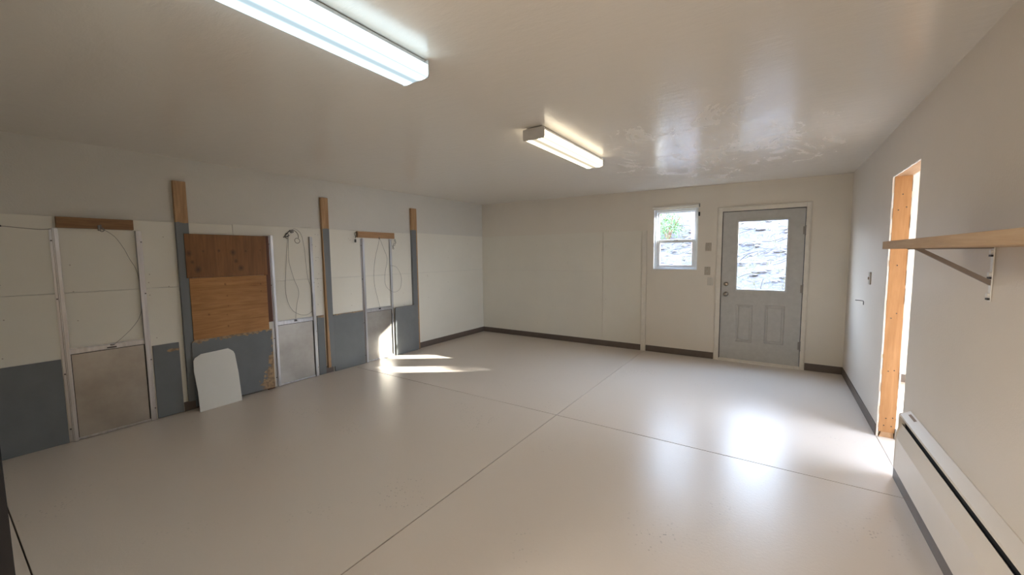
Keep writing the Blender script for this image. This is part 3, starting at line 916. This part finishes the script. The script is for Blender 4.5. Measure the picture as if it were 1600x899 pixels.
gpanel(FRONT + .01, -5.620, .002, .702, 'grey painted panel at the far left edge of the picture')
gpanel(-5.052, -4.856, .004, .700, 'narrow tall grey panel right of the nearest kennel door', extra=[(.145, .63, .05, .018)], t=.014)
gpanel(-3.455, -3.362, .002, .770, 'very narrow grey panel just left of the middle post', extra=[(.05, .755, .06, .018)], t=.010)
gpanel(-3.246, -2.785, .002, .757, 'grey panel with chipped top between middle post and farthest kennel door', t=.026, top=.016)
gpanel(-2.249, -1.818, .002, .738, 'grey panel with rounded corner right of the farthest kennel door', x0=FX + .0005, top=.001)

# thin cord along the left wall and hanging behind
t = thing('loose_wire', (X0, -5.85, 1.76), 'thin cord running from the left picture edge to the first track', 'wire')
MB().tube([(X0 + .004, -6.12, 1.80), (X0 + .004, -5.97, 1.778), (X0 + .004, -5.849, 1.768), (X0 + .004, -5.76, 1.759), (X0 + .004, -5.665, 1.751), (X0 + .006, -5.600, 1.757)], .0022).build('strand', M['cable'], t)
MB().cyl((X0 + .004, -5.849, 1.768), .007, .008, 'x', 10).build('staple', M['screw'], t)

# white offcut leaning against the wide grey panel
def leaning():
    L_ = Vector((.172, -4.774, .0005)); R_ = Vector((.152, -4.398, .0005))
    e1 = (R_ - L_); w_ = e1.length; e1.normalize()
    top = Vector((FX + .020, -4.60, .560))
    e2 = (top - L_) - (top - L_).dot(e1) * e1
    h_ = e2.length; e2.normalize()
    n_ = e1.cross(e2).normalized()
    if n_.x < 0: n_ = -n_
    out = [(0, 0), (w_, 0.0), (w_ + .004, .30), (w_ - .004, .50), (w_ - .014, .53), (w_ - .036, .552), (w_ - .060, h_ + .004), (w_ * .5, h_ - .001), (.075, h_ - .004), (.050, h_ - .018), (.020, h_ - .035), (.006, h_ - .062), (-.002, .40), (.006, .20)]
    mb = MB()
    lo = [mb.bm.verts.new(L_ + a * e1 + b * e2) for a, b in out]
    hi = [mb.bm.verts.new(L_ + a * e1 + b * e2 - n_ * .006) for a, b in out]
    mb.bm.faces.new(lo); mb.bm.faces.new(hi)
    for i in range(len(out)):
        mb.bm.faces.new((lo[i], lo[(i + 1) % len(out)], hi[(i + 1) % len(out)], hi[i]))
    return mb
M['offcut'] = wall_mat('white_board_face', (0.72, 0.695, 0.63), .45, .08, .3)
o = leaning().build('board_offcut', M['offcut'], origin=(.16, -4.59, 0))
tag(o, 'white board offcut with rounded top corners leaning on the grey panel', 'board')

# ------------------------------------------------------------------ outside
def ground_mat():
    t = NT('sunlit_rocky_slope')
    a = t.noise(9, 6, .75, (1, 1.2, 4), (0, 0, 0), 1.5)
    b = t.noise(3.6, 5, .7, (1, 1, 5), (5, 0, 0), 1.2)
    c = t.noise(.8, 2, .5, (1, 1, 2))
    pale = t.mix(t.ramp(c, .42, .58), (0.095, 0.064, 0.064), (0.095, 0.09, 0.05))
    pale = t.mix(t.ramp(b, .40, .56), pale, (0.085, 0.078, 0.09))
    line = t.math('SUBTRACT', 1.0, t.ramp(t.math('ABSOLUTE', t.math('SUBTRACT', a, .5)), .008, .045))
    col = t.mix(t.math('MULTIPLY', line, .85), pale, (0.016, 0.014, 0.020))
    line2 = t.math('SUBTRACT', 1.0, t.ramp(t.math('ABSOLUTE', t.math('SUBTRACT', b, .5)), .003, .03))
    col = t.mix(t.math('MULTIPLY', line2, .9), col, (0.014, 0.013, 0.02))
    return t.bsdf(col, .9, 0, t.bump(a, .6, .05), .2)
M['ground'] = ground_mat()
from mathutils import noise as mn
def hz(x, y):
    d = max(0.0, y - 1.2)
    base_ = -.12 + min(d, 11) * .36
    n = mn.fractal(Vector((x * .55, y * .55, 3)), .9, 2.1, 4)
    return base_ + n * .16 * min(1, d) + .1 * math.floor(d * 1.4) * .0
mb = MB()
gx, gy = 90, 70
gv = [[mb.bm.verts.new((-22 + 52 * i / gx, WT + .02 + 16 * (j / gy) ** 1.4, hz(-22 + 52 * i / gx, WT + .02 + 16 * (j / gy) ** 1.4))) for j in range(gy + 1)] for i in range(gx + 1)]
for i in range(gx):
    for j in range(gy):
        mb.bm.faces.new((gv[i][j], gv[i + 1][j], gv[i + 1][j + 1], gv[i][j + 1]))
struct(mb.build('hillside', M['ground'], smooth=True))
bay = rect_wall(MB(), 'y', FRONT - 3.9, FRONT - 3.75, -.16, 7.0, -.1, 2.62, [])  # closed bay added out of view to keep daylight from the front opening
struct(bay.build('wall_unseen_bay', M['wall']))
struct(MB().box(-.31, -.16, FRONT - 3.9, FRONT - .16, -.1, 2.62).build('wall_unseen_bay', M['wall']))
struct(MB().box(6.85, 7.0, FRONT - 3.75, FRONT - .16, -.1, 2.62).build('wall_unseen_bay', M['wall']))
struct(MB().box(-.31, 7.0, FRONT - 3.9, FRONT - .16, 2.62, 2.74).build('ceiling', M['wall']))
struct(MB().box(-.16, 6.85, FRONT - 3.75, FRONT - .162, -.05, -.004).build('floor', M['floor']))
struct(MB().box(W + .02, 7.0, FRONT - .16, FRONT - .01, -.1, 2.62).build('wall_unseen_bay', M['wall']))
struct(MB().box(X2 + .16, 30, -30, WT, -.5, -.03).build('driveway', simple('yard_gravel', (0.34, 0.31, 0.28), .9, 0, .5, 40)))

random.seed(21)
def rock(mb, c, r):
    ret = bmesh.ops.create_icosphere(mb.bm, subdivisions=2, radius=1)
    sx_, sy_, sz_ = r * random.uniform(.9, 1.8), r * random.uniform(.7, 1.2), r * random.uniform(.3, .6)
    off = random.uniform(0, 50)
    for v in ret['verts']:
        k = 1 + .35 * mn.noise(v.co * 1.6 + Vector((off, 0, 0)))
        v.co = Vector((c[0] + v.co.x * sx_ * k, c[1] + v.co.y * sy_ * k, c[2] + v.co.z * sz_ * k))
mb = MB()
for i in range(420):
    y = random.uniform(1.6, 9)
    x = random.uniform(-2, 8) - (y - 1) * .35
    rock(mb, (x, y, hz(x, y) + .01), random.uniform(.025, .10))
o = mb.build('hillside_rocks', simple('pale_rubble', (0.10, 0.088, 0.088), .9, 0, .6, 14, var=.25))
o['kind'] = 'stuff'
tag(o, 'pale rubble scattered over the sunlit slope outside the glass', 'rocks')
# dry sticks
mb = MB()
for i in range(420):
    y = random.uniform(1.5, 8)
    x = random.uniform(-2, 7.5) - (y - 1) * .35
    z = hz(x, y) + .05
    a = random.uniform(-.5, .5) + (0 if random.random() < .7 else 1.2)
    L_ = random.uniform(.15, .55)
    d = Vector((math.cos(a), random.uniform(-.2, .2), random.uniform(-.15, .55)))
    p0 = Vector((x, y, z)); p2 = p0 + d * L_
    mb.tube([p0, (p0 + p2) / 2 + Vector((0, 0, random.uniform(-.05, .08))), p2], random.uniform(.004, .010), 4)
o = mb.build('dry_sticks', simple('grey_sticks', (0.03, 0.026, 0.034), .9))
o['kind'] = 'stuff'
tag(o, 'dry grey sticks lying over the slope outside the glass', 'sticks')
# dry grass
mb = MB()
for i in range(900):
    y = random.uniform(1.5, 8)
    x = random.uniform(-2, 7.5) - (y - 1) * .35
    z = hz(x, y) - .02
    for k in range(3):
        dx, dy, h_ = random.uniform(-.10, .10), random.uniform(-.08, .08), random.uniform(.08, .26)
        a = mb.bm.verts.new((x, y, z)); b = mb.bm.verts.new((x + .012, y, z)); c = mb.bm.verts.new((x + dx, y + dy, z + h_))
        mb.bm.faces.new((a, b, c))
o = mb.build('dry_grass', simple('straw', (0.11, 0.10, 0.05), .9))
o['kind'] = 'stuff'
tag(o, 'straw coloured dry grass tufts on the slope outside', 'grass')
# green bush seen through the upper sash, and a reddish trunk beside it
def bush(c, r, n, col, label):
    t = thing('leafy_bush', c, label, 'bush')
    mb = MB()
    for i in range(n):
        d = Vector((random.gauss(0, 1), random.gauss(0, 1), random.gauss(0, 1))).normalized() * r * random.uniform(.35, 1)
        p = Vector((c[0] + d.x, c[1] + d.y, c[2] + r * .9 + d.z * .9))
        a = Vector((random.uniform(-1, 1), random.uniform(-1, 1), random.uniform(-1, 1))).normalized()
        b = a.cross(Vector((random.uniform(-1, 1), random.uniform(-1, 1), random.uniform(-1, 1)))).normalized()
        s_ = random.uniform(.02, .045)
        mb.bm.faces.new([mb.bm.verts.new(p + a * s_), mb.bm.verts.new(p + b * s_ * .5), mb.bm.verts.new(p - a * s_), mb.bm.verts.new(p - b * s_ * .5)])
    f = mb.build('foliage', simple('bush_leaf', col, .7), t)
    f['kind'] = 'stuff'
    mb = MB()
    for i in range(7):
        d = Vector((random.uniform(-.6, .6), random.uniform(-.6, .6), 1)).normalized()
        mb.tube([Vector(c) - Vector((0, 0, .1)), Vector(c) + d * r * .7, Vector(c) + d * r * 1.5 + Vector((random.uniform(-.1, .1), 0, 0))], .012, 5)
    mb.build('stem', M['rust'], t)
BX, BY = 2.0, 7.0
bush((BX, BY, hz(BX, BY) - .05), .50, 1100, (0.07, 0.14, 0.04), 'green bush outside behind the upper left of the small window')
M['bark'] = wood('reddish_bark', (0.20, 0.10, 0.085), (0.28, 0.17, 0.15), 'z', rough=.9)
TX, TY = 3.40, 2.9
o = MB().tube([(TX, TY, hz(TX, TY) - .1), (TX + .03, TY, 1.2), (TX - .02, TY + .05, 2.4), (TX + .05, TY + .1, 4.0)], .065, 14).build('tree_trunk', M['bark'], None, True, origin=(TX, TY, hz(TX, TY)))
tag(o, 'reddish tree trunk outside behind the right side of the small window', 'tree trunk')

# small unseen evergreen, added so its crown breaks up the sun beam that comes through the door glass
EX, EY = 8.70, 2.93
t = thing('sunbeam_breaker_tree', (EX, EY, hz(EX, EY)), 'evergreen tree added out of view to break up the sun beam', 'tree')
MB().tube([(EX, EY, hz(EX, EY) - .1), (EX + .02, EY, 2.0), (EX, EY, 3.2)], .05, 10).build('trunk', M['bark'], t, True)
mb = MB()
for i in range(4200):
    d = Vector((random.gauss(0, 1), random.gauss(0, 1), random.gauss(0, 1))).normalized() * random.random() ** .4
    p = Vector((EX, EY, 2.92)) + Vector((d.x * .42, d.y * .42, d.z * .62))
    a = Vector((random.uniform(-1, 1), random.uniform(-1, 1), random.uniform(-1, 1))).normalized()
    b = a.cross(Vector((random.uniform(-1, 1), random.uniform(-1, 1), random.uniform(-1, 1)))).normalized()
    mb.bm.faces.new([mb.bm.verts.new(p + a * .045), mb.bm.verts.new(p + b * .018), mb.bm.verts.new(p - a * .045), mb.bm.verts.new(p - b * .018)])
f = mb.build('foliage', simple('evergreen_leaf', (0.05, 0.09, 0.04), .7), t)
f['kind'] = 'stuff'
